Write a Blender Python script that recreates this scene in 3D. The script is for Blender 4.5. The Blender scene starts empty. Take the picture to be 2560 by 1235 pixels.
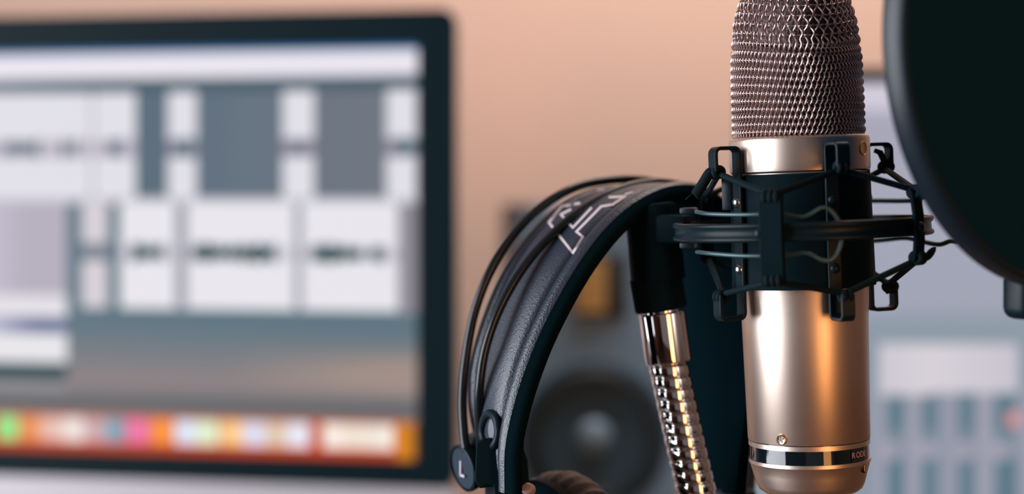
import bpy, bmesh, math, random
from mathutils import Vector, Matrix
from mathutils.bvhtree import BVHTree
random.seed(4)
sc = bpy.context.scene
PI = math.pi

# ------------------------------------------------------------------ camera
F = 60 / 36 * 2560          # focal length in pixels of the 2560 x 1235 frame
ZC = 1.15                   # eye height; the desk top is at 0.75
HZ = 480                    # pixel row of the horizon (the photo is a crop)
cam_d = bpy.data.cameras.new('camera'); cam = bpy.data.objects.new('camera', cam_d)
sc.collection.objects.link(cam); sc.camera = cam
cam.location = (0, 0, ZC); cam.rotation_euler = (PI / 2, 0, 0)
cam_d.lens = 60; cam_d.sensor_width = 36; cam_d.clip_start = 0.02
cam_d.shift_y = -(617.5 - HZ) / 2560
cam_d.dof.use_dof = True; cam_d.dof.focus_distance = 0.700; cam_d.dof.aperture_fstop = 3.2

# ------------------------------------------------------------------ world, lights, exposure
w = bpy.data.worlds.new('world'); sc.world = w; w.use_nodes = True
w.node_tree.nodes['Background'].inputs[0].default_value = (0.62, 0.55, 0.56, 1)
w.node_tree.nodes['Background'].inputs[1].default_value = 0.24
sc.view_settings.view_transform = 'Standard'; sc.view_settings.look = 'None'
sc.view_settings.gamma = 1; sc.view_settings.use_curve_mapping = False
sc.view_settings.exposure = 0.0

def area(name, loc, target, sx, sy, power, col, spread=180):
    d = bpy.data.lights.new(name, 'AREA'); d.shape = 'RECTANGLE'; d.size = sx; d.size_y = sy
    d.energy = power; d.color = col; d.spread = math.radians(spread)
    o = bpy.data.objects.new(name, d); sc.collection.objects.link(o); o.location = loc
    o.rotation_euler = (Vector(target) - Vector(loc)).to_track_quat('-Z', 'Y').to_euler()
    return o
area('window_light', (-1.56, 0.33, 1.27), (0.1, 0.55, 1.10), 1.45, 1.75, 35, (0.90, 0.93, 1.0), 130)
area('desk_lamp_light', (0.80, -0.78, 1.10), (0.12, 0.71, 1.08), 0.42, 1.5, 12.5, (1.0, 0.42, 0.13))
area('ceiling_lamp_light', (0.40, 1.25, 2.35), (0.25, 1.80, 1.30), 0.6, 0.3, 12.5, (1.0, 0.87, 0.78), 130)

# ------------------------------------------------------------------ helpers
ORG = {}
def empty(name, loc, label, cat, group=None):
    o = bpy.data.objects.new(name, None); sc.collection.objects.link(o); o.location = loc
    o.empty_display_size = 0.02
    o['label'] = label; o['category'] = cat
    if group: o['group'] = group
    ORG[o.name] = Vector(loc)
    return o
def obj(name, verts, faces, mat, parent=None, smooth=True, angle=None, mats=None, midx=None):
    me = bpy.data.meshes.new(name)
    org = ORG[parent.name] if parent else Vector((0, 0, 0))
    me.from_pydata([tuple(Vector(v) - org) for v in verts], [], faces)
    me.materials.append(mat)
    if mats:
        for m in mats: me.materials.append(m)
    bm = bmesh.new(); bm.from_mesh(me)
    bmesh.ops.recalc_face_normals(bm, faces=bm.faces); bm.to_mesh(me); bm.free()
    if midx: me.polygons.foreach_set('material_index', midx)
    if smooth:
        me.polygons.foreach_set('use_smooth', [True] * len(me.polygons))
        me.set_sharp_from_angle(angle=math.radians(angle if angle else 40))
    o = bpy.data.objects.new(name, me); sc.collection.objects.link(o)
    if parent: o.parent = parent
    ORG[o.name] = org
    return o
def mobj(name, geos, mat, parent=None, **k):
    V, Fa = [], []
    for v, f in geos:
        n = len(V); V += list(v); Fa += [tuple(i + n for i in q) for q in f]
    return obj(name, V, Fa, mat, parent, **k)
def box(c, s, bev=0.0, rot=None, seg=2):
    bm = bmesh.new(); bmesh.ops.create_cube(bm, size=1)
    for v in bm.verts: v.co = Vector((v.co.x * s[0], v.co.y * s[1], v.co.z * s[2]))
    if bev > 0: bmesh.ops.bevel(bm, geom=bm.edges[:], offset=bev, segments=seg, profile=0.5, affect='EDGES')
    R = rot if rot is not None else Matrix.Identity(3)
    vs = [R @ v.co + Vector(c) for v in bm.verts]
    bm.verts.index_update(); fs = [tuple(v.index for v in f.verts) for f in bm.faces]; bm.free()
    return vs, fs
def frame(d, up=Vector((0, 0, 1))):
    d = Vector(d).normalized()
    if abs(d.dot(up)) > 0.98: up = Vector((1, 0, 0))
    x = up.cross(d).normalized(); return x, d.cross(x).normalized(), d
def lathe(o, axis, prof, n=48, cap=(True, True)):
    """prof: (r, h) pairs along axis from point o."""
    x, y, d = frame(axis); o = Vector(o); V, Fa = [], []
    for r, h in prof:
        for k in range(n):
            a = 2 * PI * k / n; V.append(o + d * h + (x * math.cos(a) + y * math.sin(a)) * r)
    for i in range(len(prof) - 1):
        for k in range(n):
            k2 = (k + 1) % n; Fa.append((i * n + k, i * n + k2, (i + 1) * n + k2, (i + 1) * n + k))
    if cap[0]: Fa.append(tuple(range(n)))
    if cap[1]: Fa.append(tuple(range((len(prof) - 1) * n, len(prof) * n)))
    return V, Fa
def tube(pts, r, n=10, closed=False, caps=True, flat=1.0, up0=None):
    pts = [Vector(p) for p in pts]; N = len(pts); V, Fa = [], []
    tang = []
    for i in range(N):
        a = pts[(i - 1) % N] if (closed or i > 0) else pts[i]
        b = pts[(i + 1) % N] if (closed or i < N - 1) else pts[i]
        tang.append((b - a).normalized())
    nx = Vector(up0) if up0 is not None else frame(tang[0])[0]
    for i in range(N):
        nx = (nx - tang[i] * nx.dot(tang[i])).normalized(); ny = tang[i].cross(nx)
        rr = r[i] if isinstance(r, (list, tuple)) else r
        for k in range(n):
            a = 2 * PI * k / n; V.append(pts[i] + nx * (math.cos(a) * rr) + ny * (math.sin(a) * rr * flat))
    M = N if closed else N - 1
    for i in range(M):
        j = (i + 1) % N
        for k in range(n):
            k2 = (k + 1) % n; Fa.append((i * n + k, i * n + k2, j * n + k2, j * n + k))
    if caps and not closed: Fa.append(tuple(range(n))); Fa.append(tuple(range((N - 1) * n, N * n)))
    return V, Fa
def catmull(pts, m=8):
    pts = [Vector(p) for p in pts]; out = []
    P4 = [2 * pts[0] - pts[1]] + pts + [2 * pts[-1] - pts[-2]]
    for i in range(1, len(P4) - 2):
        a, b, c, d = P4[i - 1:i + 3]
        for k in range(m):
            t = k / m
            out.append(0.5 * ((2 * b) + (c - a) * t + (2 * a - 5 * b + 4 * c - d) * t * t + (3 * b - a - 3 * c + d) * t ** 3))
    out.append(pts[-1]); return out
def interp(xs, ys, x):
    """monotone cubic through (xs, ys), xs ascending"""
    n = len(xs)
    if x <= xs[0]: return ys[0]
    if x >= xs[-1]: return ys[-1]
    dd = [(ys[i + 1] - ys[i]) / (xs[i + 1] - xs[i]) for i in range(n - 1)]
    m = [dd[0]] + [0 if dd[i - 1] * dd[i] <= 0 else 2 * dd[i - 1] * dd[i] / (dd[i - 1] + dd[i]) for i in range(1, n - 1)] + [dd[-1]]
    i = max(k for k in range(n - 1) if xs[k] <= x); h = xs[i + 1] - xs[i]; t = (x - xs[i]) / h
    return (2 * t ** 3 - 3 * t * t + 1) * ys[i] + (t ** 3 - 2 * t * t + t) * h * m[i] + (-2 * t ** 3 + 3 * t * t) * ys[i + 1] + (t ** 3 - t * t) * h * m[i + 1]
def P(px, py, Y):            # a point at real depth Y seen at a pixel of the photograph
    return Vector((Y * (px - 1280) / F, Y, ZC + Y * (HZ - py) / F))
def s2l(c): return tuple(((x / 255) / 12.92 if x / 255 <= 0.04045 else ((x / 255 + 0.055) / 1.055) ** 2.4) for x in c)

def mat(name, col, rough=0.5, metal=0.0, spec=0.5, bump=None, coat=0.0, var=0.0, sheen=0.0):
    m = bpy.data.materials.new(name); m.use_nodes = True; nt = m.node_tree
    b = nt.nodes['Principled BSDF']; b.inputs['Base Color'].default_value = (*col, 1)
    b.inputs['Roughness'].default_value = rough; b.inputs['Metallic'].default_value = metal
    b.inputs['Specular IOR Level'].default_value = spec; b.inputs['Coat Weight'].default_value = coat
    tc = nt.nodes.new('ShaderNodeTexCoord')
    if var > 0:
        n = nt.nodes.new('ShaderNodeTexNoise'); n.inputs['Scale'].default_value = 60; n.inputs['Detail'].default_value = 4
        nt.links.new(tc.outputs['Object'], n.inputs['Vector'])
        mx = nt.nodes.new('ShaderNodeMix'); mx.data_type = 'RGBA'
        mx.inputs['A'].default_value = (*[c * (1 - var) for c in col], 1); mx.inputs['B'].default_value = (*[min(1, c * (1 + var)) for c in col], 1)
        nt.links.new(n.outputs['Fac'], mx.inputs['Factor']); nt.links.new(mx.outputs['Result'], b.inputs['Base Color'])
    if bump:
        kind, scale, dist = bump
        if kind == 'voronoi':
            t = nt.nodes.new('ShaderNodeTexVoronoi'); out = t.outputs['Distance']
        else:
            t = nt.nodes.new('ShaderNodeTexNoise'); t.inputs['Detail'].default_value = 3; out = t.outputs['Fac']
        t.inputs['Scale'].default_value = scale
        nt.links.new(tc.outputs['Object'], t.inputs['Vector'])
        bp = nt.nodes.new('ShaderNodeBump'); bp.inputs['Strength'].default_value = 1; bp.inputs['Distance'].default_value = dist
        nt.links.new(out, bp.inputs['Height']); nt.links.new(bp.outputs['Normal'], b.inputs['Normal'])
    return m
def emat(name, col, strength=1.0, attr=None):
    m = bpy.data.materials.new(name); m.use_nodes = True; nt = m.node_tree; b = nt.nodes['Principled BSDF']
    b.inputs['Base Color'].default_value = (0.002, 0.002, 0.002, 1); b.inputs['Roughness'].default_value = 0.5
    b.inputs['Specular IOR Level'].default_value = 0.1
    b.inputs['Emission Color'].default_value = (*col, 1); b.inputs['Emission Strength'].default_value = strength
    if attr:
        a = nt.nodes.new('ShaderNodeVertexColor'); a.layer_name = attr
        nt.links.new(a.outputs['Color'], b.inputs['Emission Color'])
    return m

M = {}
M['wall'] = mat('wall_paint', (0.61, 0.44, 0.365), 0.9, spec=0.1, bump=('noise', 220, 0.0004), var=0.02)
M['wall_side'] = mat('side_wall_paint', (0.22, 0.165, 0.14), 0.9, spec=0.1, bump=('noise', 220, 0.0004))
M['ceil'] = mat('ceiling_paint', (0.45, 0.42, 0.40), 0.9, spec=0.1, bump=('noise', 200, 0.0003))
M['floor'] = mat('floor_wood', (0.10, 0.055, 0.035), 0.5, bump=('noise', 30, 0.0005), var=0.3)
M['desk'] = mat('desk_wood', (0.09, 0.05, 0.035), 0.5, bump=('noise', 90, 0.0002), var=0.25)
M['black'] = mat('black_plastic', (0.002, 0.011, 0.016), 0.38, spec=0.17, bump=('noise', 900, 0.00003))
M['blacksoft'] = mat('soft_black_plastic', (0.002, 0.010, 0.014), 0.6, spec=0.04, bump=('noise', 1100, 0.00004))
M['rubber'] = mat('elastic_cord', (0.002, 0.010, 0.014), 0.7, spec=0.10, bump=('noise', 1600, 0.0001))
M['wire_black'] = mat('black_wire', (0.035, 0.085, 0.10), 0.3, metal=0.35)
M['bow'] = mat('satin_black_tube', (0.004, 0.010, 0.015), 0.22, spec=0.4)
M['leather'] = mat('black_leather', (0.008, 0.017, 0.034), 0.42, spec=0.75, bump=('voronoi', 1300, 0.00014))
M['leatheredge'] = mat('leather_edge', (0.002, 0.008, 0.011), 0.8, spec=0.0, bump=('noise', 1500, 0.0001))
M['print'] = mat('pale_print', (0.52, 0.46, 0.50), 0.6)
M['champagne'] = mat('champagne_metal', (0.68, 0.56, 0.48), 0.39, metal=1.0, bump=('noise', 2600, 0.00001))
M['mesh_wire'] = mat('grille_wire', (0.60, 0.46, 0.44), 0.26, metal=1.0)
M['brass'] = mat('brass_screw', (0.75, 0.50, 0.33), 0.3, metal=1.0)
M['golddot'] = mat('gold_dot', (1.0, 0.58, 0.22), 0.4, metal=1.0)
M['gloss'] = mat('gloss_black_band', (0.003, 0.008, 0.012), 0.06, spec=0.8)
M['chrome'] = mat('chrome', (0.82, 0.80, 0.80), 0.06, metal=1.0)
M['chromedark'] = mat('chrome_groove', (0.14, 0.12, 0.12), 0.25, metal=1.0)
M['screw'] = mat('steel_screw', (0.42, 0.45, 0.50), 0.25, metal=1.0)
M['alu'] = mat('aluminium', (0.50, 0.49, 0.53), 0.4, metal=0.15, bump=('noise', 900, 0.00001))
M['bezel'] = mat('black_glass_bezel', (0.002, 0.012, 0.017), 0.45, spec=0.08)
M['popfabric'] = mat('nylon_mesh', (0.003, 0.026, 0.056), 0.9, spec=0.05, bump=('voronoi', 2500, 0.0001))
M['poprim'] = mat('filter_hoop', (0.004, 0.012, 0.020), 0.34, spec=0.32)
M['speaker'] = mat('speaker_cabinet', (0.035, 0.052, 0.07), 0.5, spec=0.5, bump=('noise', 500, 0.0001))
M['speakersheen'] = mat('baffle_with_sheen', (0.13, 0.255, 0.40), 0.55, spec=0.4, bump=('noise', 500, 0.0001))  # blue-grey sheen of the black front put into its colour
M['cone'] = mat('woofer_cone', (0.022, 0.068, 0.115), 0.6, spec=0.3, bump=('noise', 300, 0.0001))
M['surround'] = mat('woofer_surround', (0.006, 0.02, 0.03), 0.5, spec=0.4)
M['dustcap'] = mat('dust_cap', (0.15, 0.26, 0.38), 0.45, spec=0.5)
M['ribbon'] = mat('gold_ribbon', (0.50, 0.37, 0.16), 0.5, metal=0.1)
M['padleather'] = mat('pad_leather', (0.042, 0.040, 0.044), 0.5, spec=0.5, bump=('noise', 700, 0.0002))
M['knob_pink'] = mat('pale_screw_cap', (0.45, 0.36, 0.38), 0.4, metal=0.3)
M['liner'] = mat('fine_mesh_liner', (0.13, 0.085, 0.08), 0.5, metal=0.6)
nt = M['liner'].node_tree; b = nt.nodes['Principled BSDF']
tc = nt.nodes.new('ShaderNodeTexCoord'); vo = nt.nodes.new('ShaderNodeTexVoronoi'); vo.inputs['Scale'].default_value = 1500; vo.inputs['Randomness'].default_value = 0.35
cr = nt.nodes.new('ShaderNodeValToRGB'); cr.color_ramp.elements[0].position = 0.25; cr.color_ramp.elements[0].color = (0.30, 0.20, 0.19, 1)
cr.color_ramp.elements[1].position = 0.5; cr.color_ramp.elements[1].color = (0.03, 0.018, 0.018, 1)
nt.links.new(tc.outputs['Object'], vo.inputs['Vector']); nt.links.new(vo.outputs['Distance'], cr.inputs['Fac']); nt.links.new(cr.outputs['Color'], b.inputs['Base Color'])

def structure(o): o['kind'] = 'structure'; return o

# ------------------------------------------------------------------ the room
structure(mobj('floor', [box((0.4, -0.2, -0.05), (4.2, 4.2, 0.1))], M['floor'], smooth=False))
structure(mobj('wall_back', [box((0.4, 1.86, 1.3), (4.2, 0.1, 2.6))], M['wall'], smooth=False))
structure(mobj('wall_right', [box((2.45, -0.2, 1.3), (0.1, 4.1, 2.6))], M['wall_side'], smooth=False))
structure(mobj('ceiling', [box((0.4, -0.2, 2.65), (4.2, 4.2, 0.1))], M['ceil'], smooth=False))
wy0, wy1, wz0, wz1 = -0.48, 1.14, 0.38, 2.2
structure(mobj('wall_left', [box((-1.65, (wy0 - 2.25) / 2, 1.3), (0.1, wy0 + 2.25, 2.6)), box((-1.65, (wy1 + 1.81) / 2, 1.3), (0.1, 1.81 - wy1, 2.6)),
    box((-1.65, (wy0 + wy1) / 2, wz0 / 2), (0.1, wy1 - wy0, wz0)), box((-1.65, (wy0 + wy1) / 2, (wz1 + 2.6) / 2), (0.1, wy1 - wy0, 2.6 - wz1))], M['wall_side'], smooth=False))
wf = structure(mobj('window_1', [box((-1.62, wy0 + 0.02, (wz0 + wz1) / 2), (0.05, 0.04, wz1 - wz0), 0.004), box((-1.62, wy1 - 0.02, (wz0 + wz1) / 2), (0.05, 0.04, wz1 - wz0), 0.004),
    box((-1.62, (wy0 + wy1) / 2, wz0 + 0.02), (0.05, wy1 - wy0, 0.04), 0.004), box((-1.62, (wy0 + wy1) / 2, wz1 - 0.02), (0.05, wy1 - wy0, 0.04), 0.004)], M['ceil'], smooth=False))

structure(mobj('reflection_slab_1', [box((-1.1, -2.1, 1.0), (0.8, 0.05, 2.0), 0.01)], mat('reflection_red', (0.30, 0.03, 0.04), 0.5), smooth=False))  # unseen red slab, added to give the chrome a red reflection

# ------------------------------------------------------------------ desk
DZ = 0.75
dk = empty('desk', (0.15, 1.05, 0), 'dark wooden desk carrying the screens, speaker and microphone', 'desk')
mobj('desk_top', [box((0.15, 1.05, DZ - 0.015), (1.9, 1.3, 0.03), 0.003)], M['desk'], dk)
for sx in (-0.75, 1.05):
    for sy in (0.46, 1.64):
        mobj('leg', [box((sx, sy, 0.36), (0.05, 0.05, 0.72), 0.003)], M['desk'], dk)

# ------------------------------------------------------------------ screens
def rounded_rect(w0, h0, r, n=6):
    out = []
    for cx, cy, a0 in ((w0 / 2 - r, h0 / 2 - r, 0), (-w0 / 2 + r, h0 / 2 - r, 90), (-w0 / 2 + r, -h0 / 2 + r, 180), (w0 / 2 - r, -h0 / 2 + r, 270)):
        for k in range(n + 1):
            a = math.radians(a0 + 90 * k / n); out.append((cx + r * math.cos(a), cy + r * math.sin(a)))
    return out
def screen_mesh(name, T, x0, x1, z0, z1, nx, nz, paint, parent, m):
    V, Fa, cols = [], [], []
    for j in range(nz + 1):
        for i in range(nx + 1):
            p = T(x0 + (x1 - x0) * i / nx, 0, z0 + (z1 - z0) * j / nz); V.append(p)
            cols.append(s2l(paint(1280 + F * p.x / p.y, HZ - F * (p.z - ZC) / p.y)))
    for j in range(nz):
        for i in range(nx): Fa.append((j * (nx + 1) + i, j * (nx + 1) + i + 1, (j + 1) * (nx + 1) + i + 1, (j + 1) * (nx + 1) + i))
    o = obj(name, V, Fa, m, parent, smooth=False)
    ca = o.data.color_attributes.new('picture', 'FLOAT_COLOR', 'POINT')
    buf = []
    for c in cols: buf += [*c, 1.0]
    ca.data.foreach_set('color', buf)
    return o
def make_screen(name, label, corner, yaw, W, H, bez, chin, paint, thick=0.012, nx=300, nz=180, zbase=DZ):
    """corner: top corner of the face (local x runs +right, z up from it)."""
    R = Matrix.Rotation(yaw, 3, 'Z'); c = Vector(corner)
    T = lambda x, y, z: c + R @ Vector((x, y, z))
    ctr = T(W / 2, 0, 0)
    root = empty(name, (T(W / 2, 0.10, 0).x, T(W / 2, 0.10, 0).y, zbase), label, 'monitor')
    rr = rounded_rect(W, H, 0.012)
    def slab(y0, y1, pts, zc):
        n = len(pts); V = [T(W / 2 + x, y0, zc + z) for x, z in pts] + [T(W / 2 + x, y1, zc + z) for x, z in pts]
        Fa = [tuple(range(n)), tuple(range(n, 2 * n))] + [(i, (i + 1) % n, n + (i + 1) % n, n + i) for i in range(n)]
        return V, Fa
    mobj('bezel', [slab(0.0, 0.004, rr, -H / 2)], M['bezel'], root, angle=30)
    mobj('casing', [slab(0.0042, 0.02, rounded_rect(W - 0.001, H + chin * 2 - 0.001, 0.012), -H / 2), slab(0.02, 0.045, rounded_rect(W * 0.7, H * 0.7, 0.03), -H / 2)] if chin == 0 else
         [slab(0.0042, 0.012, rounded_rect(W - 0.001, H - 0.001, 0.012), -H / 2), slab(0.012, 0.05, rounded_rect(W * 0.7, H * 0.7, 0.05), -H / 2)], M['alu'], root, angle=30)
    if chin > 0: mobj('chin', [slab(0.0, 0.0125, rounded_rect(W, chin, 0.010), -H - chin / 2 + 0.001)], M['alu'], root, angle=30)
    screen_mesh('screen', lambda x, y, z: T(x, -0.0006, z), bez[0], W - bez[1], -H + bez[3], -bez[2], nx, nz, paint, root, M['screen_emit'])
    # stand
    zb = c.z - H - chin
    V = []
    st = [(0.006 + 0.05, zb + 0.12 - c.z), (0.09, zb + 0.05 - c.z), (0.10, zbase - c.z + 0.03), (0.085, zbase - c.z + 0.012), (-0.04, zbase - c.z + 0.003)]
    Vs, Fs = [], []
    for y, z in st:
        for dx in (-0.09, 0.09):
            for dy in (0, 0.005): Vs.append(T(W / 2 + dx, y + dy, z + (dy if z < zbase - c.z + 0.01 else 0)))
    for i in range(len(st) - 1):
        a, b2 = i * 4, (i + 1) * 4
        Fs += [(a, a + 2, b2 + 2, b2), (a + 1, a + 3, b2 + 3, b2 + 1), (a, a + 1, b2 + 1, b2), (a + 2, a + 3, b2 + 3, b2 + 2)]
    Fs += [(0, 1, 3, 2), (16, 17, 19, 18)]
    mobj('stand', [(Vs, Fs), box(T(W / 2, 0.03, zbase - c.z + 0.003), (0.19, 0.17, 0.006), 0.001, R)], M['alu'], root, smooth=False)
    return root, T
M['screen_emit'] = emat('screen_picture', (1, 1, 1), 1.0, 'picture')

def mixc(a, b, t): t = max(0, min(1, t)); return tuple(a[i] * (1 - t) + b[i] * t for i in range(3))
rs = random.Random(7)
wave1 = [rs.random() for _ in range(600)]
def paint_daw(px, py):
    # straighten rows: the screen recedes to the left
    top = 480 - 0.1133 * F / (1.30 + (1135 - px) / 1135 * 0.065); bot = 480 + 0.2090 * F / (1.30 + (1135 - px) / 1135 * 0.065)
    v = (py - top) / (bot - top); y = 110 + v * 1050           # row in the frame of the column x = 800
    if y < 123: return (40, 110, 165)
    if y < 186: return (233, 228, 238)
    if y < 196: return mixc((70, 95, 105), (150, 150, 165), (120 - px) / 400)
    if y < 222: return mixc((72, 92, 106), (110, 118, 132), (250 - px) / 300)
    grey = mixc((93, 110, 125), (120, 120, 128), (px - 450) / 800 + max(0, (y - 480) / 1200))
    h = lambda x: wave1[int(x / 7) % 600]
    if y < 492:                                                   # first track
        for a, b in ((-2000, 226), (236, 341), (419, 493), (706, 786), (968, 1040)):
            if a <= px <= b:
                d = abs(y - 366)
                wv = (px < 100 and px > 10) or 150 < px < 170 or 180 < px < 192 or 270 < px < 305 or 435 < px < 478 or 728 < px < 760 or 988 < px < 1040 or px < -60
                if wv and d < 10 + 20 * h(px): return (82, 108, 120)
                if d < 22: return (190, 182, 196) if px < 345 else (150, 138, 155)
                return (224, 222, 230)
        if 226 < px < 236: return (188, 186, 196)
        return mixc(grey, (84, 100, 116), (600 - px) / 500)
    if y < 507: return (200, 198, 208) if px < 1045 else grey
    if y < 780:                                                   # second track
        if px < 165 and y < 745: return mixc((180, 173, 188), (196, 190, 208), (60 - px) / 100)
        for a, b in ((206, 268), (302, 434), (468, 736), (757, 996)):
            if a <= px <= b and y < 776:
                d = abs(y - 634)
                if a == 206:
                    if d < 24: return (120, 130, 142)
                    return (214, 206, 214)
                wv = 330 < px < 408 or 482 < px < 692 or 778 < px < 908 or 928 < px < 962
                if wv and d < 13 + 13 * h(px): return (4, 66, 74)
                if d < 16: return (205, 200, 210)
                return (232, 230, 236)
        if 434 < px < 468 or 736 < px < 757: return (160, 160, 172)
        if 268 < px < 302: return (96, 116, 130)
        if px > 996: return (142, 138, 148)
    if px < 165 and y > 745:                                      # side panel
        if y < 806: return (226, 222, 228)
        if y < 846: return mixc((92, 104, 146), (185, 180, 205), (90 - px) / 110)
        if y < 922: return (230, 228, 232)
        if y < 966: return (44, 74, 82)
        if y < 1000: return (140, 138, 142)
    if y < 1042:
        g = mixc((92, 116, 128), (140, 128, 130), (y - 810) / 150)
        g = mixc(g, (160, 142, 134), (px - 560) / 300 * (1 - abs(y - 940) / 80) if abs(y - 940) < 80 else 0)
        return mixc(g, (96, 100, 104), (y - 975) / 50)
    # the row of launcher icons
    base = mixc((206, 96, 64), (196, 72, 34), (y - 1060) / 70)
    if px > 990: base = (214, 130, 24)
    if px > 1036: base = (70, 60, 50)
    icons = ((-60, 240, 240, 240), (20, 150, 232, 140), (75, 235, 150, 90), (130, 232, 190, 180), (185, 238, 225, 220), (235, 205, 170, 175), (285, 130, 165, 185), (345, 240, 120, 170), (402, 255, 150, 60),
             (462, 222, 228, 245), (520, 225, 240, 205), (578, 255, 205, 140), (636, 222, 220, 240), (690, 225, 200, 175), (746, 232, 232, 245), (832, 250, 236, 226), (880, 240, 225, 210), (930, 240, 228, 216), (958, 252, 240, 230))
    for ix, r, g, b in icons:
        if abs(px - ix) < 27 and abs(y - 1094) < 32:
            return (r, g, b)
    if y > 1146: return mixc(base, (120, 50, 36), 0.6)
    if y < 1056: return (150, 110, 100)
    return base

a1 = math.radians(10)
Wm, Hm = 0.65, 0.367
c1 = Vector((1.30 * (1140 - 1280) / F, 1.30, ZC + 0.140))
L1 = Vector((-math.cos(a1), math.sin(a1), 0))
make_screen('computer_monitor', 'large black-bezel monitor with silver chin showing audio tracks', c1 + L1 * Wm, -a1, Wm, Hm, (0.026, 0.0300, 0.0277, 0.0215), 0.055, paint_daw, nx=330, nz=230)

def paint_mixer(px, py):
    if py < 205: return (120, 125, 140)
    if py < 272: return (208, 202, 218)
    if py < 300: return (172, 172, 190)
    if py < 820: return mixc(mixc((166, 166, 184), (160, 164, 180), (py - 300) / 400), (140, 152, 166), (py - 760) / 60)
    if py < 862: return (140, 154, 166)
    if py < 985:
        if 2196 < px < 2545: return mixc((214, 208, 216), (196, 192, 205), abs(px - 2330) / 250)
        return (132, 148, 160)
    if abs(px - 2532) < 16 and abs(py - 1046) < 18: return (225, 150, 148)
    for kx in (2226, 2320, 2412, 2505):
        if (px - kx) ** 2 + (py - 1128) ** 2 < 22 ** 2: return (165, 160, 176)
    for a, b in ((2214, 2262), (2304, 2346), (2396, 2440), (2488, 2545)):
        if a < px < b: return (92, 122, 136) if (py < 1080 or py > 1145) else (122, 138, 152)
    if px > 2190: return (158, 158, 174) if px < 2300 or px > 2440 else (148, 152, 168)
    return (138, 150, 164)
Yr = 1.36
cr_ = Vector((Yr * (1846 - 1280) / F, Yr, ZC + Yr * (HZ - 172) / F))
make_screen('computer_monitor', 'thin-bezel monitor showing a mixer window, behind the microphone', cr_, math.radians(-3), 0.56, 0.37, (0.006, 0.006, 0.0115, 0.012), 0, paint_mixer, nx=260, nz=170)

# ------------------------------------------------------------------ studio speaker
Ys = 1.45
def speaker():
    x0, x1 = Ys * (1292 - 1280) / F, Ys * (1706 - 1280) / F
    zt = ZC + Ys * (HZ - 512) / F; Hs = 0.262; cx = (x0 + x1) / 2; Wd = x1 - x0
    root = empty('studio_speaker', (cx, Ys + 0.09, zt - Hs), 'black studio speaker with painted front sheen and gold tweeter, on a stand behind the headphones', 'speaker')
    R = Matrix.Rotation(math.radians(5), 3, 'Z'); c = Vector((cx, Ys, zt - Hs / 2))
    T = lambda x, y, z: c + R @ Vector((x, y, z))
    mobj('cabinet', [box(T(0, 0.09, 0), (Wd, 0.17, Hs), 0.004, R)], M['speaker'], root)
    n = 8
    pts = [(-Wd / 2 + 0.014, Hs / 2), (Wd / 2 - 0.014, Hs / 2), (Wd / 2, Hs / 2 - 0.02), (Wd / 2, -Hs / 2 + 0.02), (Wd / 2 - 0.014, -Hs / 2), (-Wd / 2 + 0.014, -Hs / 2), (-Wd / 2, -Hs / 2 + 0.02), (-Wd / 2, Hs / 2 - 0.02)]
    V = [T(x * 0.98, -0.004, z * 0.985) for x, z in pts] + [T(x, 0.005, z) for x, z in pts]
    mobj('baffle', [(V, [tuple(range(8)), tuple(range(8, 16))] + [(i, (i + 1) % 8, 8 + (i + 1) % 8, 8 + i) for i in range(8)])], M['speakersheen'], root, smooth=False)
    wz = ZC + Ys * (HZ - 1090) / F - c.z; wx = Ys * (1483 - 1280) / F - cx
    ax = R @ Vector((0, -1, 0))
    wo = mobj('woofer', [lathe(T(wx, -0.004, wz), ax, [(0.064, -0.002), (0.064, 0.003), (0.060, 0.004), (0.058, 0.003)], 64, (False, False))], M['cone'], root)
    mobj('surround', [lathe(T(wx, -0.004, wz), ax, [(0.058, 0.003), (0.055, 0.007), (0.050, 0.0075), (0.046, 0.001)], 64, (False, False))], M['surround'], wo)
    mobj('cone', [lathe(T(wx, -0.004, wz), ax, [(0.0465, 0.0015), (0.030, 0.0012), (0.018, 0.001), (0.012, 0.0008)], 64, (False, False))], M['cone'], wo)
    mobj('dust_cap', [lathe(T(wx, -0.004, wz), ax, [(0.0155, 0.001), (0.013, 0.005), (0.008, 0.008), (0.001, 0.009)], 32, (False, True))], M['dustcap'], wo)
    tz = ZC + Ys * (HZ - 715) / F - c.z; tx = Ys * (1488 - 1280) / F - cx
    tw = mobj('tweeter', [box(T(tx + 0.004, -0.0055, tz), (0.044, 0.004, 0.054), 0.002, R)], M['surround'], root)
    mobj('ribbon', [box(T(tx - 0.005, -0.008, tz), (0.026, 0.003, 0.044), 0.0008, R)] + [box(T(tx - 0.005, -0.0098, tz - 0.02 + 0.004 * k), (0.026, 0.0012, 0.0018), 0.0003, R) for k in range(11)], M['ribbon'], tw)
    # stand under it
    st = empty('speaker_stand', (cx, Ys + 0.09, DZ), 'black desk stand holding up the studio speaker', 'stand')
    zb = zt - Hs
    mobj('top_plate', [box((T(0, 0.09, 0).x, T(0, 0.09, 0).y, zb - 0.004), (Wd * 0.95, 0.15, 0.008), 0.002)], M['blacksoft'], st)
    mobj('post', [lathe((cx, Ys + 0.09, DZ + 0.006), (0, 0, 1), [(0.02, 0), (0.02, zb - DZ - 0.012)], 24)], M['blacksoft'], st)
    mobj('base', [box((cx, Ys + 0.09, DZ + 0.004), (0.16, 0.16, 0.008), 0.002)], M['blacksoft'], st)
speaker()

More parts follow.
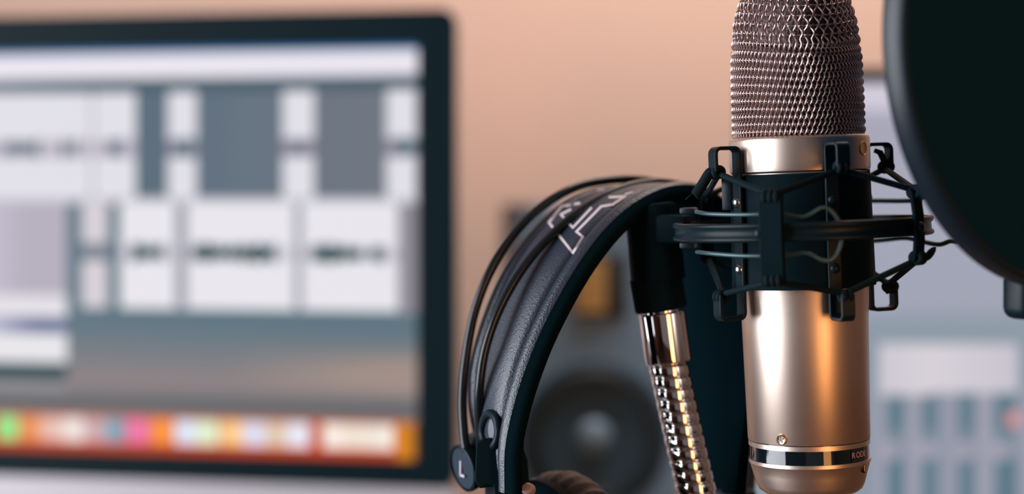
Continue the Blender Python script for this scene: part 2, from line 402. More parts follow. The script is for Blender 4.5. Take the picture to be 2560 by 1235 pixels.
# ------------------------------------------------------------------ microphone
YM = 0.711; S = YM / F
MO = P(2005.3, 600, YM)
TL = math.atan(0.0344)
RX = Matrix.Rotation(TL, 3, 'Y').inverted()
PH0 = math.radians(-9.8)                       # azimuth of the camera seen from the microphone
def ML(x, y, z):                               # local pixels (at the microphone's depth) to world
    return MO + RX @ (Vector((x, y, z)) * S)
def MC(r, phi, z):                             # cylindrical, phi from the camera side, right positive (degrees)
    a = math.radians(phi) + PH0
    return ML(r * math.sin(a), -r * math.cos(a), z)
AX = RX @ Vector((0, 0, 1))
def mlathe(prof, n=96, cap=(True, True)): return lathe(MO, AX, [(r * S, (600 - py) * S) for r, py in prof], n, cap)

mic = empty('studio_microphone', tuple(ML(0, 0, 600 - 1250)), 'champagne metal condenser microphone with woven wire grille, upright in its shock mount', 'microphone')
body = mobj('body', [mlathe([(150, 1093.5), (151, 1092), (156.5, 800), (160, 720), (164, 560), (166, 432)])], M['champagne'], mic)
mobj('collar', [mlathe([(150, 431), (168, 431), (173, 427), (174, 420), (174.5, 352), (173, 346), (168, 342), (150, 342)])], M['champagne'], mic)
mobj('lower_ring', [mlathe([(147, 1095), (150, 1095.6), (150, 1107), (147, 1107.5)])], M['champagne'], mic)
band = mobj('name_band', [mlathe([(147.8, 1093), (147.8, 1147)], 128, (False, False))], M['gloss'], mic)
mobj('tail_cap', [mlathe([(147, 1141), (150.5, 1141.5), (151, 1150), (148, 1154), (141, 1178), (134, 1204), (128, 1217), (118, 1224), (100, 1229), (60, 1230)])], M['champagne'], mic)
# lettering on the band
def text_geo(s, size, T):
    cu = bpy.data.curves.new('txt', 'FONT'); cu.body = s; cu.size = size; cu.resolution_u = 3
    to = bpy.data.objects.new('txt', cu); sc.collection.objects.link(to)
    dg = bpy.context.evaluated_depsgraph_get(); me = to.evaluated_get(dg).to_mesh()
    V = [T(v.co.x, v.co.y) for v in me.vertices]; Fa = [tuple(p.vertices) for p in me.polygons]
    to.evaluated_get(dg).to_mesh_clear(); bpy.data.objects.remove(to); bpy.data.curves.remove(cu)
    return V, Fa
mobj('lettering', [text_geo('R', 20, lambda x, y: MC(148.4, 43.0 + x * 0.41, 600 - 1130.5 + y)), text_geo('O', 20, lambda x, y: MC(148.4, 48.9 + x * 0.41, 600 - 1130.5 + y)),
                   text_geo('D', 20, lambda x, y: MC(148.4, 55.4 + x * 0.41, 600 - 1130.5 + y)), text_geo('E', 20, lambda x, y: MC(148.4, 61.4 + x * 0.41, 600 - 1130.5 + y))], M['print'], band, smooth=False)
# body screw with a cross recess
so = MC(151.3, -25.5, 600 - 1079); sn = (so - MC(0, 0, 600 - 1079)).normalized()
scw = mobj('screw', [lathe(so - sn * 0.0006, sn, [(13 * S, 0), (13 * S, 2.5 * S + 0.0006), (11 * S, 4 * S + 0.0006), (10 * S, 3.2 * S + 0.0006)], 32)], M['brass'], mic)
sx_, sy_, _ = frame(sn)
Rs = Matrix((sx_, sy_, sn)).transposed()
mobj('recess', [box(so + sn * (4.2 * S), (13 * S, 3.6 * S, 1.2 * S), 0, Rs @ Matrix.Rotation(0.5, 3, 'Z')), box(so + sn * (4.2 * S), (3.6 * S, 13 * S, 1.2 * S), 0, Rs @ Matrix.Rotation(0.5, 3, 'Z'))], M['gloss'], scw, smooth=False)
go = MC(173.6, 62, 600 - 378); gn = (go - MC(0, 0, 600 - 378)).normalized()
mobj('front_dot', [lathe(go - gn * 0.0004, gn, [(18 * S, 0), (18 * S, 0.0006), (16 * S, 0.0009), (15 * S, 0.0006), (1 * S, 0.0005)], 40)], M['golddot'], mic)
ko = MC(147, 62, 600 - 1162)
mobj('key_slot', [box(ko, (0.0012, 0.0012, 20 * S), 0.0003, RX)], M['gloss'], mic)
# connector and cable below
mobj('connector', [mlathe([(84, 1228), (86, 1232), (86, 1560), (70, 1580), (40, 1700), (20, 1720)], 48)], M['blacksoft'], mic)
# grille
ZP = [-345 + 600, 0, 0]
gz = [252, 350, 430, 520, 560, 600, 640, 665, 684, 692]
gf = [159, 158.5, 157, 148, 138, 123, 100, 76, 42, 8]
gr = [164, 165, 165, 161, 155, 143, 120, 92, 50, 8]
PHR = 12
def grille_r(phi, z):
    s = abs(math.sin(math.radians(phi - PHR)))
    rf = interp(gz, gf, z); rr = interp(gz, gr, z)
    k = interp([252, 300, 420, 600], [0.9, 1.9, 2.4, 2.2], z)
    return rf + (rr - rf) * k * (1 - s) ** 1.6
def grille_bow(phi, z):
    s = math.sin(math.radians(phi - PHR)) ** 2
    return interp([252, 300, 450, 600, 640, 690], [0, 6, 20, 26, 14, 0], z) * (s - 0.25)
rows = [252]
while rows[-1] < 690: rows.append(rows[-1] + interp([252, 400, 560, 690], [17.5, 19.5, 25, 26], rows[-1]))
NR = len(rows); NW = 164; KT = max(i for i, z in enumerate(rows) if z < 500); geos = []; A = 5.0
for j in range(NW):
    phi0 = 360 * j / NW; pts = []
    m = 5
    # the wires thin out towards the crown, where every second one ends early
    last = NR - 1 if j % 4 == 0 else (NR - 3 if j % 2 == 0 else max(i for i, z in enumerate(rows) if z < 500))
    for i in range(last * m + 1):
        t = i / m; k = int(t); f = t - k
        z = rows[k] + (rows[min(k + 1, NR - 1)] - rows[k]) * f
        bl = max(0, min(1, t - KT))                     # above the odd wires' ends the weave continues at double pitch
        off = A * ((1 - bl) * math.cos(PI * t + PI * j) + bl * math.cos(PI * t + PI * (j // 2)))
        ph = phi0 + (1 - bl) * math.sin(PI * t + PI * j + 0.9) * 1.0 + bl * math.sin(PI * t + PI * (j // 2) + 0.9) * 1.7
        r = grille_r(ph, min(z, 690)) - (1.1 * max(0, i - last * m + 7) if j % 2 else 0)
        pts.append(MC(r + off, ph, z + grille_bow(ph, z)))
    geos.append(tube(pts, 2.35 * S, 6, caps=False))
for i in range(NR - 1):
    pts = []; m = 3
    for q in range(NW * m):
        t = q / m; ph = 360 * t / NW
        off = -A * 0.8 * (math.cos(PI * t + PI * i) if i <= KT else math.cos(PI * t / 2 + PI * i))
        z = rows[i] + math.sin(PI * t + PI * i) * 0.8
        pts.append(MC(grille_r(ph, min(z, 690)) + off, ph, z + grille_bow(ph, z)))
    geos.append(tube(pts, 1.9 * S, 5, closed=True))
g = mobj('grille', geos, M['mesh_wire'], mic, angle=180); g['kind'] = 'stuff'
V, Fa = [], []
zz = [250 + 440 * i / 40 for i in range(41)]
for z in zz:
    for k in range(96):
        ph = 360 * k / 96; V.append(MC(max(2, grille_r(ph, z) - 14), ph, z + grille_bow(ph, z) - 4))
for i in range(40):
    for k in range(96): Fa.append((i * 96 + k, i * 96 + (k + 1) % 96, (i + 1) * 96 + (k + 1) % 96, (i + 1) * 96 + k))
Fa.append(tuple(range(40 * 96, 41 * 96)))
mobj('inner_mesh', [(V, Fa)], M['liner'], mic)
# cable
cab = mobj('microphone_cable', [tube(catmull([ML(0, 0, 600 - 1716), ML(2, 2, 600 - 2000), ML(10, 60, 600 - 2400)] + [Vector((0.16, 0.86, DZ + 0.02)), Vector((0.24, 1.0, DZ + 0.004)), Vector((0.45, 1.05, DZ + 0.004)), Vector((0.7, 1.2, DZ + 0.004))], 10), 0.003, 12)], M['rubber'])
cab['label'] = 'black cable running from the bottom of the microphone to the desk'; cab['category'] = 'cable'

# ------------------------------------------------------------------ shock mount and its gooseneck
sm = empty('shock_mount', tuple(ML(0, 0, 600 - 700)), 'black elastic shock mount ring with zigzag cords gripping the microphone', 'microphone mount')
slv = mobj('sleeve', [mlathe([(160, 434), (171, 434), (172.5, 437), (173, 446), (177, 700), (178.5, 706), (178, 714), (162, 716)], 96, (False, False))], M['blacksoft'], sm)
HK = (-55, 24, 117, 207); CL = (-12, 57, 160, 230); zlow = lambda ph: -84 if ph == CL[0] else -48
def bar_geo(phi, path, wdt, th):
    """strap of width wdt (tangential) and thickness th along an (r, z) path at azimuth phi"""
    pts = [Vector((r, z)) for r, z in path]
    V, Fa = [], []; N = len(pts)
    for i in range(N):
        a = pts[max(i - 1, 0)]; b_ = pts[min(i + 1, N - 1)]; t = (b_ - a).normalized(); nn = Vector((-t.y, t.x))
        for sg, tt in ((-1, -1), (1, -1), (1, 1), (-1, 1)):
            q = pts[i] + nn * (th / 2 * tt); ang = math.radians(phi) + PH0
            x = q.x * math.sin(ang) + sg * wdt / 2 * math.cos(ang); y = -q.x * math.cos(ang) + sg * wdt / 2 * math.sin(ang)
            V.append(ML(x, y, q.y))
    for i in range(N - 1):
        for k in range(4): Fa.append((i * 4 + k, i * 4 + (k + 1) % 4, (i + 1) * 4 + (k + 1) % 4, (i + 1) * 4 + k))
    Fa += [(0, 1, 2, 3), tuple((N - 1) * 4 + k for k in range(4))]
    return V, Fa
def arc2(c, r, a0, a1, n=5): return [(c[0] + r * math.cos(math.radians(a0 + (a1 - a0) * k / n)), c[1] + r * math.sin(math.radians(a0 + (a1 - a0) * k / n))) for k in range(n + 1)]
ZT, ZB = 238, -188; RI, RO = 184, 252
def smooth_bevel(o, wd=0.0004):
    m = o.modifiers.new('bevel', 'BEVEL'); m.width = wd; m.segments = 2; m.limit_method = 'ANGLE'
for phi in HK:
    path = [(RO, ZT - 62)] + arc2((RO - 14, ZT - 18), 14, 0, 90) + arc2((RI + 14, ZT - 18), 14, 90, 180) + [(RI, 120), (RI, 0), (RI, -90)] + arc2((RI + 14, ZB + 18), 14, 180, 270) + arc2((RO - 14, ZB + 18), 14, 270, 360) + [(RO, ZB + 66)]
    br = obj('bracket', *bar_geo(phi, path, 34, 9), M['black'], sm, smooth=True, angle=50); smooth_bevel(br)
    for z in (100, -64):
        p = MC(RI + 4, phi, z); nn = (p - MC(0, 0, z)).normalized()
        mobj('screw', [lathe(p, nn, [(13 * S, 0), (12.5 * S, 3 * S), (10 * S, 7 * S), (6 * S, 9.5 * S), (1 * S, 10.5 * S)], 24)], M['screw'] if phi == HK[0] else M['black'], br)
mobj('side_tab', [box(P(1817, 485, YM - 0.004), (26 * S, 6 * S, 82 * S), 3 * S, RX @ Matrix.Rotation(-0.5, 3, 'Z'))], M['black'], sm)
# outer ring, grooved hoop
RZ = 30
prof = [(-8, -22), (4, -23), (8, -19), (7, -13), (2, -9), (1, 6), (6, 11), (8, 17), (4, 22), (-6, 22), (-8, 18)]
V, Fa = [], []; n = 160; m = len(prof)
for k in range(n):
    for pr, pz in prof: V.append(MC(314 + pr, 360 * k / n, RZ + pz))
for k in range(n):
    k2 = (k + 1) % n
    for i in range(m): Fa.append((k * m + i, k * m + (i + 1) % m, k2 * m + (i + 1) % m, k2 * m + i))
mobj('outer_ring', [(V, Fa)], M['black'], sm, angle=60)
for phi in CL:
    if phi == CL[0]:
        path = [(318, 122), (325, 110), (327, 60), (328, 0), (325, -76), (318, -88)]; wd, th = 56, 22
    else:
        path = [(312, 122), (320, 110), (326, 60), (327, 0), (324, -30), (318, -54)]; wd, th = 40, 12
    cl = obj('cord_clip', *bar_geo(phi, path, wd, th), M['blacksoft'], sm, angle=50); smooth_bevel(cl, 0.0006)
    p = MC(330, phi - (5 if phi == CL[0] else 0), RZ - 2); nn = (p - MC(0, 0, RZ)).normalized()
    mobj('bolt', [lathe(p, nn, [(14 * S, 0), (13 * S, 5 * S), (9 * S, 9 * S), (1 * S, 11 * S)], 24)], M['black'], cl)
# elastic cords: a closed zigzag above and one below
def cord(zclip, zhook):
    ctrl = []
    seq = []
    for h, c in zip(HK, CL): seq += [(h, 238, zhook), (c, 322, zclip if zclip > 0 else zlow(c))]
    N = len(seq); P3 = [MC(r, ph, z) for ph, r, z in seq]; out = []
    for i in range(N):
        a, b_, c = P3[i - 1], P3[i], P3[(i + 1) % N]
        for t in (0.35, 0.5, 0.65, 0.85, 0.95): out.append(a.lerp(b_, t))
        out.append(a.lerp(b_, 0.99) * 0.5 + b_.lerp(c, 0.01) * 0.5)
        for t in (0.05, 0.15): out.append(b_.lerp(c, t))
    return tube(out, 7.8 * S, 10, closed=True)
up = mobj('elastic_cord', [cord(116, 172)], M['rubber'], sm, angle=180)
lo = mobj('elastic_cord', [cord(-84, -122)], M['rubber'], sm, angle=180)
# knots and cord tails
def wrap(phi, r, z, w, rad=20, rr=8):
    c = MC(r, phi, z); a = math.radians(phi) + PH0; tx = RX @ Vector((math.cos(a), math.sin(a), 0)); tr = RX @ Vector((math.sin(a), -math.cos(a), 0))
    return [tube([c + (tr * math.cos(q) * rad * 0.62 + AX * math.sin(q) * rad * 0.5) * S + tx * (o_ * S) for q in [2 * PI * k / 16 for k in range(16)]], rr * S, 8, closed=True) for o_ in w]
for phi in HK:
    for gq in wrap(phi, 242, 176, (-9, 6)): mobj('cord_loop', [gq], M['rubber'], up, angle=180)
    for gq in wrap(phi, 242, -128, (-9, 6)): mobj('cord_loop', [gq], M['rubber'], lo, angle=180)
for phi in CL:
    wo_ = (-14, 0, 14) if phi == CL[0] else (-7, 7)
    for gq in wrap(phi, 322, 112, wo_, 22): mobj('cord_loop', [gq], M['rubber'], up, angle=180)
    for gq in wrap(phi, 322, zlow(phi) + 4, wo_, 22): mobj('cord_loop', [gq], M['rubber'], lo, angle=180)
hp = MC(244, -57, 172)
mobj('cord_tail', [tube(catmull([hp, P(1775, 432, hp.y), P(1757, 460, hp.y), P(1740, 486, hp.y), P(1737, 490, hp.y)], 6), [9 * S] + [13 * S] * 20 + [12 * S, 11 * S, 9 * S, 5 * S], 12),
                   tube([P(1738, 482, hp.y), P(1725, 489, hp.y), P(1714, 499, hp.y)], 1.8 * S, 6)], M['rubber'], up, angle=180)
tp = MC(324, 59, -46)
mobj('cord_tail', [tube(catmull([tp, P(2318, 642, tp.y), P(2330, 628, tp.y), P(2339, 617, tp.y)], 5), [9 * S] * 10 + [8 * S, 7.5 * S, 7 * S, 5 * S, 4 * S, 2 * S], 10)], M['rubber'], lo, angle=180)
hp = MC(246, 117, 176)
mobj('cord_tail', [tube([hp, P(2200, 381, hp.y), P(2186, 376, hp.y)], [9 * S, 8 * S, 6 * S], 10)], M['rubber'], up, angle=180)
hp = MC(246, 117, -126)
mobj('cord_tail', [tube([hp, P(2226, 724, hp.y), P(2214, 731, hp.y)], [9 * S, 9 * S, 6 * S], 10)], M['rubber'], lo, angle=180)
# bent spring wires
def on_cyl(px, py, r, back=False):
    Y = YM
    for _ in range(8):
        X = Y * (px - 1280) / F; cx = MO.x + (600 - py) * S * math.sin(-TL) * 1.0
        d = (r * S) ** 2 - (X - cx) ** 2
        Y = YM + (math.sqrt(max(d, 0)) if back else -math.sqrt(max(d, 0)))
    return P(px, py, Y)
wp = [(1740, 530), (1772, 535), (1840, 537), (1905, 536), (1960, 536), (1990, 541), (2012, 541), (2030, 533), (2052, 520), (2068, 521), (2085, 535), (2099, 560), (2104, 590), (2099, 620), (2086, 643), (2068, 652), (2050, 648), (2030, 637), (2010, 632), (1990, 635), (1960, 638), (1905, 640), (1840, 639), (1775, 634), (1742, 630)]
mobj('spring_wire', [tube(catmull([on_cyl(x, y, 298) for x, y in wp], 5), 5.2 * S, 10)], M['wire_black'], sm, angle=180)
wb = []
for x, y, yy in ((2080, 503, 0.760), (2185, 502, 0.752), (2270, 502, 0.742), (2300, 496, 0.738), (2350, 478, 0.73), (2400, 480, 0.725), (2425, 520, 0.722), (2425, 570, 0.722), (2400, 600, 0.725), (2375, 603, 0.727), (2350, 611, 0.73), (2320, 607, 0.735), (2285, 598, 0.74), (2255, 595, 0.745), (2185, 602, 0.752), (2080, 606, 0.76)):
    wb.append(P(x, y, yy))
mobj('spring_wire', [tube(catmull(wb, 5), 6.5 * S, 10)], M['wire_black'], sm, angle=180)
# arm joining the ring to the swivel
YN = 0.748; SN = YN / F
kn = mobj('swivel_arm', [box(P(1690, 572, YN - 0.006), (0.014, 0.020, 0.0125), 0.002, Matrix.Rotation(-0.35, 3, 'Z'))], M['blacksoft'], sm)
for py_ in (527, 613): mobj('arm_plate', [box(P(1722, py_, YN - 0.022), (0.0062, 0.008, 0.0026), 0.0006, RX @ Matrix.Rotation(-0.35, 3, 'Z'))], M['poprim'], kn)
mobj('swivel', [lathe(P(1626, 508, YN), P(1646, 700, YN) - P(1626, 508, YN), [(55 * SN, 0), (62 * SN, 3 * SN), (66 * SN, 12 * SN), (68 * SN, 192 * SN)], 48)], M['blacksoft'], sm)
kd = P(1653, 776, YN) - P(1639, 690, YN); k0 = P(1639, 690, YN)
V, Fa = [], []; x_, y_, d_ = frame(kd); n = 192
hs = [(0.95, 0), (1.0, 3), (1.0, 82), (0.95, 86)]
for sc_, h in hs:
    for k in range(n):
        r = (65 * sc_ - (1.6 if (k % 4) in (0, 1) and 0 < h < 86 else 0)) * SN; a = 2 * PI * k / n
        V.append(k0 + d_ * (h * SN) + (x_ * math.cos(a) + y_ * math.sin(a)) * r)
for i in range(3):
    for k in range(n): Fa.append((i * n + k, i * n + (k + 1) % n, (i + 1) * n + (k + 1) % n, (i + 1) * n + k))
Fa += [tuple(range(n)), tuple(range(3 * n, 4 * n))]
mobj('locking_nut', [(V, Fa)], M['blacksoft'], sm, smooth=False)

gn_ = empty('gooseneck_stand', (0.13, 0.70, DZ), 'chrome spiral gooseneck holding up the shock mount, right of the headband', 'microphone stand')
g0 = P(1653, 774, YN); gdir = P(1669, 905, YN) - P(1651, 778, YN)
mobj('ferrule', [lathe(g0, gdir, [(46 * SN, 0), (46 * SN, 6 * SN), (57 * SN, 7 * SN), (59 * SN, 10 * SN), (58.5 * SN, 128 * SN), (57 * SN, 132 * SN), (46 * SN, 132 * SN)], 64)], M['chrome'], gn_, angle=30)
path = catmull([P(1668, 900, YN), P(1686, 985, YN), P(1714, 1110, YN), P(1744, 1240, YN), P(1775, 1400, YN - 0.006), P(1800, 1600, YN - 0.015), P(1830, 1900, YN - 0.03), Vector((0.095, 0.705, 0.86)), Vector((0.10, 0.70, 0.78))], 60)
ac = [0.0]
for i in range(1, len(path)): ac.append(ac[-1] + (path[i] - path[i - 1]).length)
def along(s):
    lo_, hi_ = 0, len(ac) - 1
    while hi_ - lo_ > 1:
        mid = (lo_ + hi_) // 2
        if ac[mid] <= s: lo_ = mid
        else: hi_ = mid
    f = (s - ac[lo_]) / max(1e-9, ac[hi_] - ac[lo_]); return path[lo_].lerp(path[hi_], f), (path[hi_] - path[lo_]).normalized()
pitch = 30 * SN; total = ac[-1]; per = 14; nth = 56
prs = [(0.0, 48.4), (0.02, 49.4), (0.05, 49.7), (0.36, 49.75), (0.67, 49.7), (0.70, 49.4), (0.73, 47.6), (0.755, 46.4), (0.79, 47.8), (0.86, 48.6), (0.93, 47.8), (0.97, 46.4), (1.0, 48.4)]
def coil_r(f):
    for i in range(len(prs) - 1):
        if prs[i][0] <= f <= prs[i + 1][0]:
            t = (f - prs[i][0]) / (prs[i + 1][0] - prs[i][0]); return prs[i][1] * (1 - t) + prs[i + 1][1] * t
    return 46
V, Fa = [], []; nx0 = None; steps = 0; turns = total / pitch
fr = [p for p, _ in prs[:-1]]
# rows follow the helix so the ridges stay crisp
nrow = int(turns) * len(fr)
for q in range(nrow):
    turn = q // len(fr); f = fr[q % len(fr)]; r = coil_r(f) * SN
    for k in range(nth + 1):
        th = 2 * PI * k / nth; s = min(max((turn + f - k / nth) * pitch, 0), total - 1e-5)
        c, t = along(s); xx = Vector((0, 1, 0)); xx = (xx - t * xx.dot(t)).normalized(); yy = t.cross(xx)
        V.append(c + (xx * math.cos(th) + yy * math.sin(th)) * r)
for q in range(nrow - 1):
    for k in range(nth): Fa.append((q * (nth + 1) + k, q * (nth + 1) + k + 1, (q + 1) * (nth + 1) + k + 1, (q + 1) * (nth + 1) + k))
mobj('spiral_neck', [(V, Fa)], M['chrome'], gn_, angle=22)
mobj('base', [lathe((0.10, 0.70, DZ), (0, 0, 1), [(0.045, 0), (0.045, 0.008), (0.04, 0.012), (0.014, 0.016), (0.012, 0.036)], 48)], M['blacksoft'], gn_)

# ------------------------------------------------------------------ headphones
TH = math.radians(33); HU = Vector((math.cos(TH), math.sin(TH), 0)); HW = Vector((math.sin(TH), -math.cos(TH), 0))
HO = Vector((-0.0218, 0.750, 0))
def HP(u, wv, z): return HO + HU * u + HW * wv + Vector((0, 0, z))
def h_uz(px, py, wv):       # a pixel on the vertical sheet at offset wv -> (u, z)
    k = (px - 1280) / F; ox = HO.x + HW.x * wv; oy = HO.y + HW.y * wv
    u = (k * oy - ox) / (HU.x - k * HU.y); Y = oy + HU.y * u
    return u, ZC + Y * (HZ - py) / F
def hpx(px, py, wv):
    u, z = h_uz(px, py, wv); return HP(u, wv, z)
hpn = empty('headphones', tuple(HP(0.065, 0.03, 0.90)), 'black leather-band headphones hung beside the microphone, left of the gooseneck', 'headphones')
bowA = [(1166, 1128), (1160, 1085), (1156, 1000), (1164, 900), (1188, 775), (1235, 660), (1298, 570), (1368, 506), (1445, 466), (1520, 451), (1590, 449), (1660, 459), (1735, 480), (1800, 520), (1850, 590), (1880, 700), (1890, 850), (1880, 1000), (1862, 1150), (1850, 1240)]
bowB = [(1204, 1165), (1199, 1080), (1198, 980), (1214, 870), (1254, 762), (1318, 656), (1398, 569), (1478, 510), (1560, 470), (1640, 456), (1715, 466), (1790, 492), (1850, 545), (1890, 640), (1905, 800), (1905, 950), (1890, 1100), (1875, 1240)]
for pts, wv, rad in ((bowA, 0.006, 0.00205), (bowB, 0.028, 0.0020)):
    mobj('headband_bow', [tube(catmull([hpx(x, y, wv if q > 2 else 0.010 + (wv - 0.010) * (0.0, 0.45, 0.85)[q]) for q, (x, y) in enumerate(pts)], 12), rad, 14)], M['bow'], hpn, angle=180)
eL = [(1206, 1150), (1186, 1080), (1172, 1000), (1178, 900), (1212, 780), (1262, 668), (1330, 575), (1400, 512), (1470, 480), (1540, 474), (1610, 492), (1652, 530), (1680, 600), (1692, 700), (1702, 820), (1718, 950), (1742, 1100), (1768, 1235)]
eR = [(1298, 1235), (1300, 1130), (1318, 1040), (1346, 950), (1386, 850), (1440, 745), (1496, 655), (1554, 583), (1614, 532), (1680, 498), (1745, 490), (1800, 510), (1842, 560), (1868, 650), (1884, 800), (1884, 950), (1866, 1080), (1846, 1235)]
cL = catmull([hpx(x, y, 0.004) for x, y in eL], 14); cR = catmull([hpx(x, y, 0.055) for x, y in eR], 14)
# cross section: s along the width, h height outward; bead hems at both sides
sec = [(0.0, -0.0018), (-0.004, 0.0), (0.0, 0.0016), (0.02, 0.0024), (0.06, 0.0028), (0.10, 0.0025), (0.125, 0.0018), (0.14, 0.0010), (0.155, 0.0013), (0.19, 0.0020), (0.30, 0.0022), (0.45, 0.0023), (0.60, 0.0021), (0.71, 0.0016), (0.735, 0.0009), (0.755, -0.0001), (0.775, 0.0007), (0.81, 0.0018), (0.85, 0.0024), (0.885, 0.0020), (0.915, 0.0009), (0.94, 0.0), (0.965, -0.0006), (0.99, -0.0018), (1.0, -0.0040), (0.985, -0.0056), (0.5, -0.0040), (0.02, -0.0026)]
V, Fa, mi = [], [], []; N = len(cL); m = len(sec)
for i in range(N):
    a, b_ = cL[i], cR[i]; t = ((cL[min(i + 1, N - 1)] - cL[max(i - 1, 0)]) + (cR[min(i + 1, N - 1)] - cR[max(i - 1, 0)])).normalized()
    wd = (b_ - a).normalized(); nn = wd.cross(t).normalized()
    if i == 0: sgn = 1 if nn.dot(-HU) > 0 else -1
    nn = nn * sgn
    sag = 0.0015
    for s, h in sec: V.append(a.lerp(b_, s) + nn * (h + 0.0056 * s - sag * (4 * (s - 0.5) ** 2)))
hole_c, hole_a, hole_b = (1234, 1062), 13, 26
def pix(p): return 1280 + F * p.x / p.y, HZ - F * (p.z - ZC) / p.y
for i in range(N - 1):
    for k in range(m):
        q = (i * m + k, i * m + (k + 1) % m, (i + 1) * m + (k + 1) % m, (i + 1) * m + k)
        Fa.append(q); mi.append(1 if k >= 20 or k < 1 else 0)
Fa += [tuple(range(m)), tuple((N - 1) * m + k for k in range(m))]; mi += [1, 1]
strap = obj('strap', V, Fa, M['leather'], hpn, angle=60, mats=[M['leatheredge']], midx=mi)
# slot at the strap end, left uncut
bm = bmesh.new(); bm.from_mesh(strap.data)
cut = [f for f in bm.faces if len(f.verts) == 4]
bv = BVHTree.FromPolygons(V, [f for f in Fa if len(f) == 4])
def on_strap(px, py, lift=0.0004):
    d = P(px, py, 1.0) - Vector((0, 0, ZC)); d.normalize()
    h, nrm, idx, dist = bv.ray_cast(Vector((0, 0, ZC)), d)
    if h is None: return None
    return h - d * lift
bm.free()
slot = on_strap(1234, 1066, 0.0)
sp = [on_strap(1226 + 20 * math.cos(a), 1076 + 42 * math.sin(a), 0.0010) for a in [2 * PI * k / 28 for k in range(28)]]
if all(p is not None for p in sp): mobj('slider_eyelet', [tube(sp, 0.0019, 10, closed=True)], M['black'], hpn, angle=180)
sp = [on_strap(1232 + 12 * math.cos(a), 1074 + 29 * math.sin(a), 0.0009) for a in [2 * PI * k / 28 for k in range(28)]]
if all(p is not None for p in sp): obj('eyelet_backdrop_patch', sp, [tuple(range(28))], mat('backdrop_grey', (0.13, 0.15, 0.18), 0.5), hpn, smooth=False)  # grey patch added in place of the background seen through the slot
blk = [(1188, 1104), (1206, 1096), (1232, 1098), (1248, 1118), (1262, 1160), (1268, 1250), (1236, 1250), (1232, 1214), (1214, 1216), (1196, 1224), (1184, 1200)]
V = [P(x, y, 0.712) for x, y in blk]; V = V + [v + HU * 0.012 + Vector((0, 0.004, 0)) for v in V]; nb = len(blk)
sb = mobj('slider_block', [(V, [tuple(range(nb)), tuple(range(nb, 2 * nb))] + [(i, (i + 1) % nb, nb + (i + 1) % nb, nb + i) for i in range(nb)])], M['blacksoft'], hpn, angle=30)
smooth_bevel(sb, 0.001)
# printed outline emblem on the strap
def ribbon(pts, wpx):
    out = []
    for (x0, y0), (x1, y1) in zip(pts[:-1], pts[1:]):
        L = math.hypot(x1 - x0, y1 - y0); n_ = max(2, int(L / 6)); nxp, nyp = -(y1 - y0) / L * wpx / 2, (x1 - x0) / L * wpx / 2
        ex, ey = (x1 - x0) / L * wpx * 0.35, (y1 - y0) / L * wpx * 0.35
        V, Fa = [], []
        for i in range(n_ + 1):
            t = i / n_; x = x0 - ex + (x1 - x0 + 2 * ex) * t; y = y0 - ey + (y1 - y0 + 2 * ey) * t
            for sg in (-1, 1):
                p = on_strap(x + sg * nxp, y + sg * nyp)
                V.append(p)
        for i in range(n_):
            q = (2 * i, 2 * i + 1, 2 * i + 3, 2 * i + 2)
            if all(V[k] is not None for k in q): Fa.append(q)
        V = [v if v is not None else Vector((0.01, 0.74, 1.1)) for v in V]
        if Fa: out.append((V, Fa))
    return out
lg = ribbon([(1448, 508), (1404, 516), (1372, 556), (1432, 632), (1457, 592), (1441, 579), (1503, 516), (1532, 511), (1562, 491), (1524, 493)], 6) + ribbon([(1426, 524), (1402, 536), (1432, 569), (1478, 520)], 5.5) + ribbon([(1494, 475), (1511, 472)], 4) + ribbon([(1564, 485), (1580, 481)], 4)
mobj('printed_emblem', lg, M['print'], strap, smooth=False)
# left hinge with its L cap
hd = (-HU - HW * 0.05 + Vector((0, 0, -0.2))).normalized()
hc = P(1155, 1172, 0.742)
hx, hy, _ = frame(hd)
hinge = mobj('hinge', [lathe(hc - hd * 0.020, hd, [(0.0085, 0), (0.0088, 0.012), (0.0102, 0.016), (0.0106, 0.0185), (0.0104, 0.0197), (0.0098, 0.0200), (0.0094, 0.0192), (0.0005, 0.0189)], 48),
                       box(hc - hd * 0.014 + HW * 0.003 + Vector((0, 0, 0.002)), (0.020, 0.024, 0.020), 0.004, Matrix.Rotation(TH, 3, 'Z')),
                       box(hc - hd * 0.014 + HW * 0.010 + Vector((0, 0, -0.012)), (0.008, 0.018, 0.030), 0.002, Matrix.Rotation(TH, 3, 'Z'))], M['black'], hpn)
mobj('cap_plate', [lathe(hc, hd, [(0.0092, -0.001), (0.0090, -0.0004), (0.0004, -0.0004)], 40, (False, True))], mat('cap_blue_black', (0.012, 0.03, 0.05), 0.4), hinge)
lx = -hx if hx.dot(HW) < 0 else hx
lc = hc + hd * 0.0001
Rl = Matrix((lx, hd, Vector((0, 0, 1)))).transposed()
mobj('letter', [box(lc + lx * -0.0012 + Vector((0, 0, 0.0)), (0.0010, 0.0004, 0.0068), 0, Rl), box(lc + lx * 0.0004 + Vector((0, 0, -0.0029)), (0.0038, 0.0004, 0.0010), 0, Rl)], M['print'], hinge, smooth=False)
# right hinge
hr = HP(0.128, 0.03, ZC - 0.152)
mobj('hinge', [lathe(hr - HU * 0.004, HU, [(0.008, 0), (0.0105, 0.014), (0.0104, 0.017), (0.0005, 0.017)], 40), box(hr, (0.016, 0.024, 0.030), 0.004, Matrix.Rotation(TH, 3, 'Z'))], M['black'], hpn)
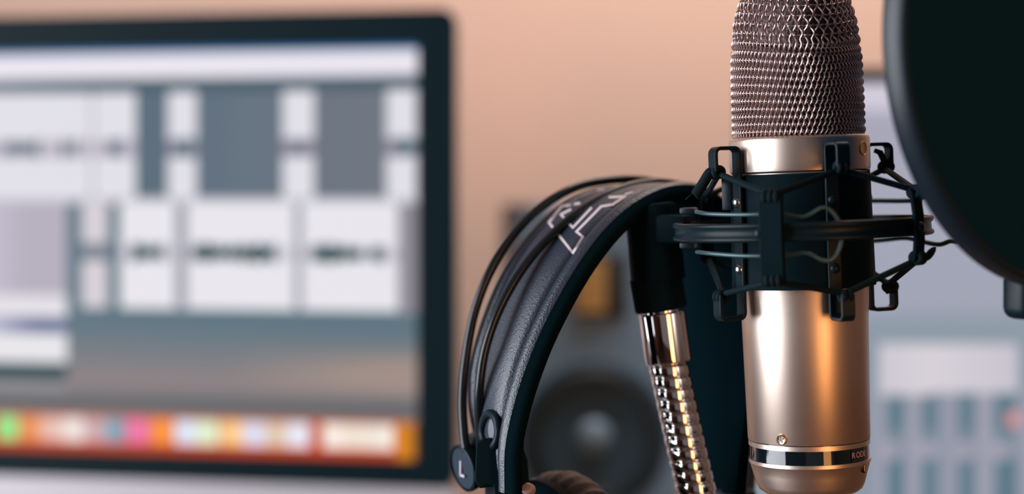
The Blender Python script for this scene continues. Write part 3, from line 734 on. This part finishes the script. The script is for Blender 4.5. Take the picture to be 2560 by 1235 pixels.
# ear cups with wrinkled pads
def cup(u0, sgn, zc):
    c = HP(u0, 0.030, zc)
    d = HU * sgn; x, y, _ = frame(d)
    ec = mobj('ear_cup', [lathe(c - d * 0.016, d, [(0.020, 0), (0.034, 0.004), (0.041, 0.012), (0.041, 0.017)], 56)], M['blacksoft'], hpn)
    V, Fa = [], []; n1, n2 = 120, 20
    for i in range(n1):
        a = 2 * PI * i / n1; wr = 0.0006 * math.sin(a * 37) + 0.0004 * math.sin(a * 61 + 1)
        for j in range(n2):
            b2 = 2 * PI * j / n2; rr = 0.0115 + wr * (0.6 + 0.4 * math.cos(b2)); q = 0.0325 + rr * 0.95 * math.cos(b2)
            V.append(c + d * (0.011 + rr * 1.05 * math.sin(b2)) + (x * math.cos(a) + y * math.sin(a)) * q)
    for i in range(n1):
        for j in range(n2): Fa.append((i * n2 + j, i * n2 + (j + 1) % n2, ((i + 1) % n1) * n2 + (j + 1) % n2, ((i + 1) % n1) * n2 + j))
    mobj('ear_pad', [(V, Fa)], M['padleather'], ec, angle=180)
cup(0.024, 1, ZC - 0.1655); cup(0.106, -1, ZC - 0.195)
mobj('yoke_screw', [lathe(P(1318, 1222, 0.705), (-0.3, -1, 0.3), [(0.0026, -0.004), (0.0026, 0), (0.002, 0.001), (0.0005, 0.0012)], 24)], M['knob_pink'], hpn)

# ------------------------------------------------------------------ pop filter
ps = 0.6; PC = Vector((0.2068, 0.6 + 0.0926 * math.sin(ps), ZC + 0.0558)); PR = 0.0926
pd = Vector((math.cos(ps), math.sin(ps), 0)); pnrm = Vector((math.sin(ps), -math.cos(ps), 0))   # towards the camera
pf = empty('pop_filter', (PC.x + 0.12, PC.y, DZ), 'large round black nylon pop filter at the right edge', 'pop filter')
mobj('hoop', [lathe(PC - pnrm * 0.001, pnrm, [(PR - 0.006, 0), (PR, 0.0006), (PR + 0.0003, 0.003), (PR, 0.0095), (PR - 0.001, 0.0105), (PR - 0.0028, 0.0102), (PR - 0.0034, 0.007), (PR - 0.006, 0)], 160, (False, False))], M['poprim'], pf, angle=50)
for off in (0.0085, 0.002):
    V = [PC - pnrm * 0.001 + pnrm * off + (pd * math.cos(2 * PI * k / 96) + Vector((0, 0, 1)) * math.sin(2 * PI * k / 96)) * (PR - (0.0034 if off > 0.005 else 0.0058)) for k in range(96)]
    V2 = [v + pnrm * 0.0004 for v in V]
    mobj('fabric_disc', [(V + V2, [tuple(range(96)), tuple(range(96, 192))] + [(k, (k + 1) % 96, 96 + (k + 1) % 96, 96 + k) for k in range(96)])], M['popfabric'], pf, smooth=False)
cb = PC + pd * 0.005 + Vector((0, 0, -PR - 0.004))
cbc = P(2562, 736, cb.y)
Rp = Matrix((pd, pnrm, Vector((0, 0, 1)))).transposed()
clp = mobj('hoop_clamp', [box(cbc, (0.014, 0.014, 0.019), 0.0045, Rp, 4)], M['black'], pf)
mobj('clamp_plate', [box(cbc + pnrm * 0.0072 + Vector((0, 0, 0.003)) - pd * 0.001, (0.007, 0.0012, 0.013), 0.0005, Rp)], M['poprim'], pf)
mobj('flexible_arm', [tube(catmull([cbc + pd * 0.005 + Vector((0, 0, -0.002)), cbc + Vector((0.02, 0.0, -0.006)), cbc + Vector((0.07, 0.0, -0.06)), Vector((PC.x + 0.12, PC.y, 0.90)), Vector((PC.x + 0.12, PC.y, DZ + 0.01))], 12), 0.005, 16)], M['blacksoft'], pf)
mobj('base', [lathe((PC.x + 0.12, PC.y, DZ), (0, 0, 1), [(0.04, 0), (0.04, 0.008), (0.012, 0.014), (0.009, 0.03)], 40)], M['blacksoft'], pf)
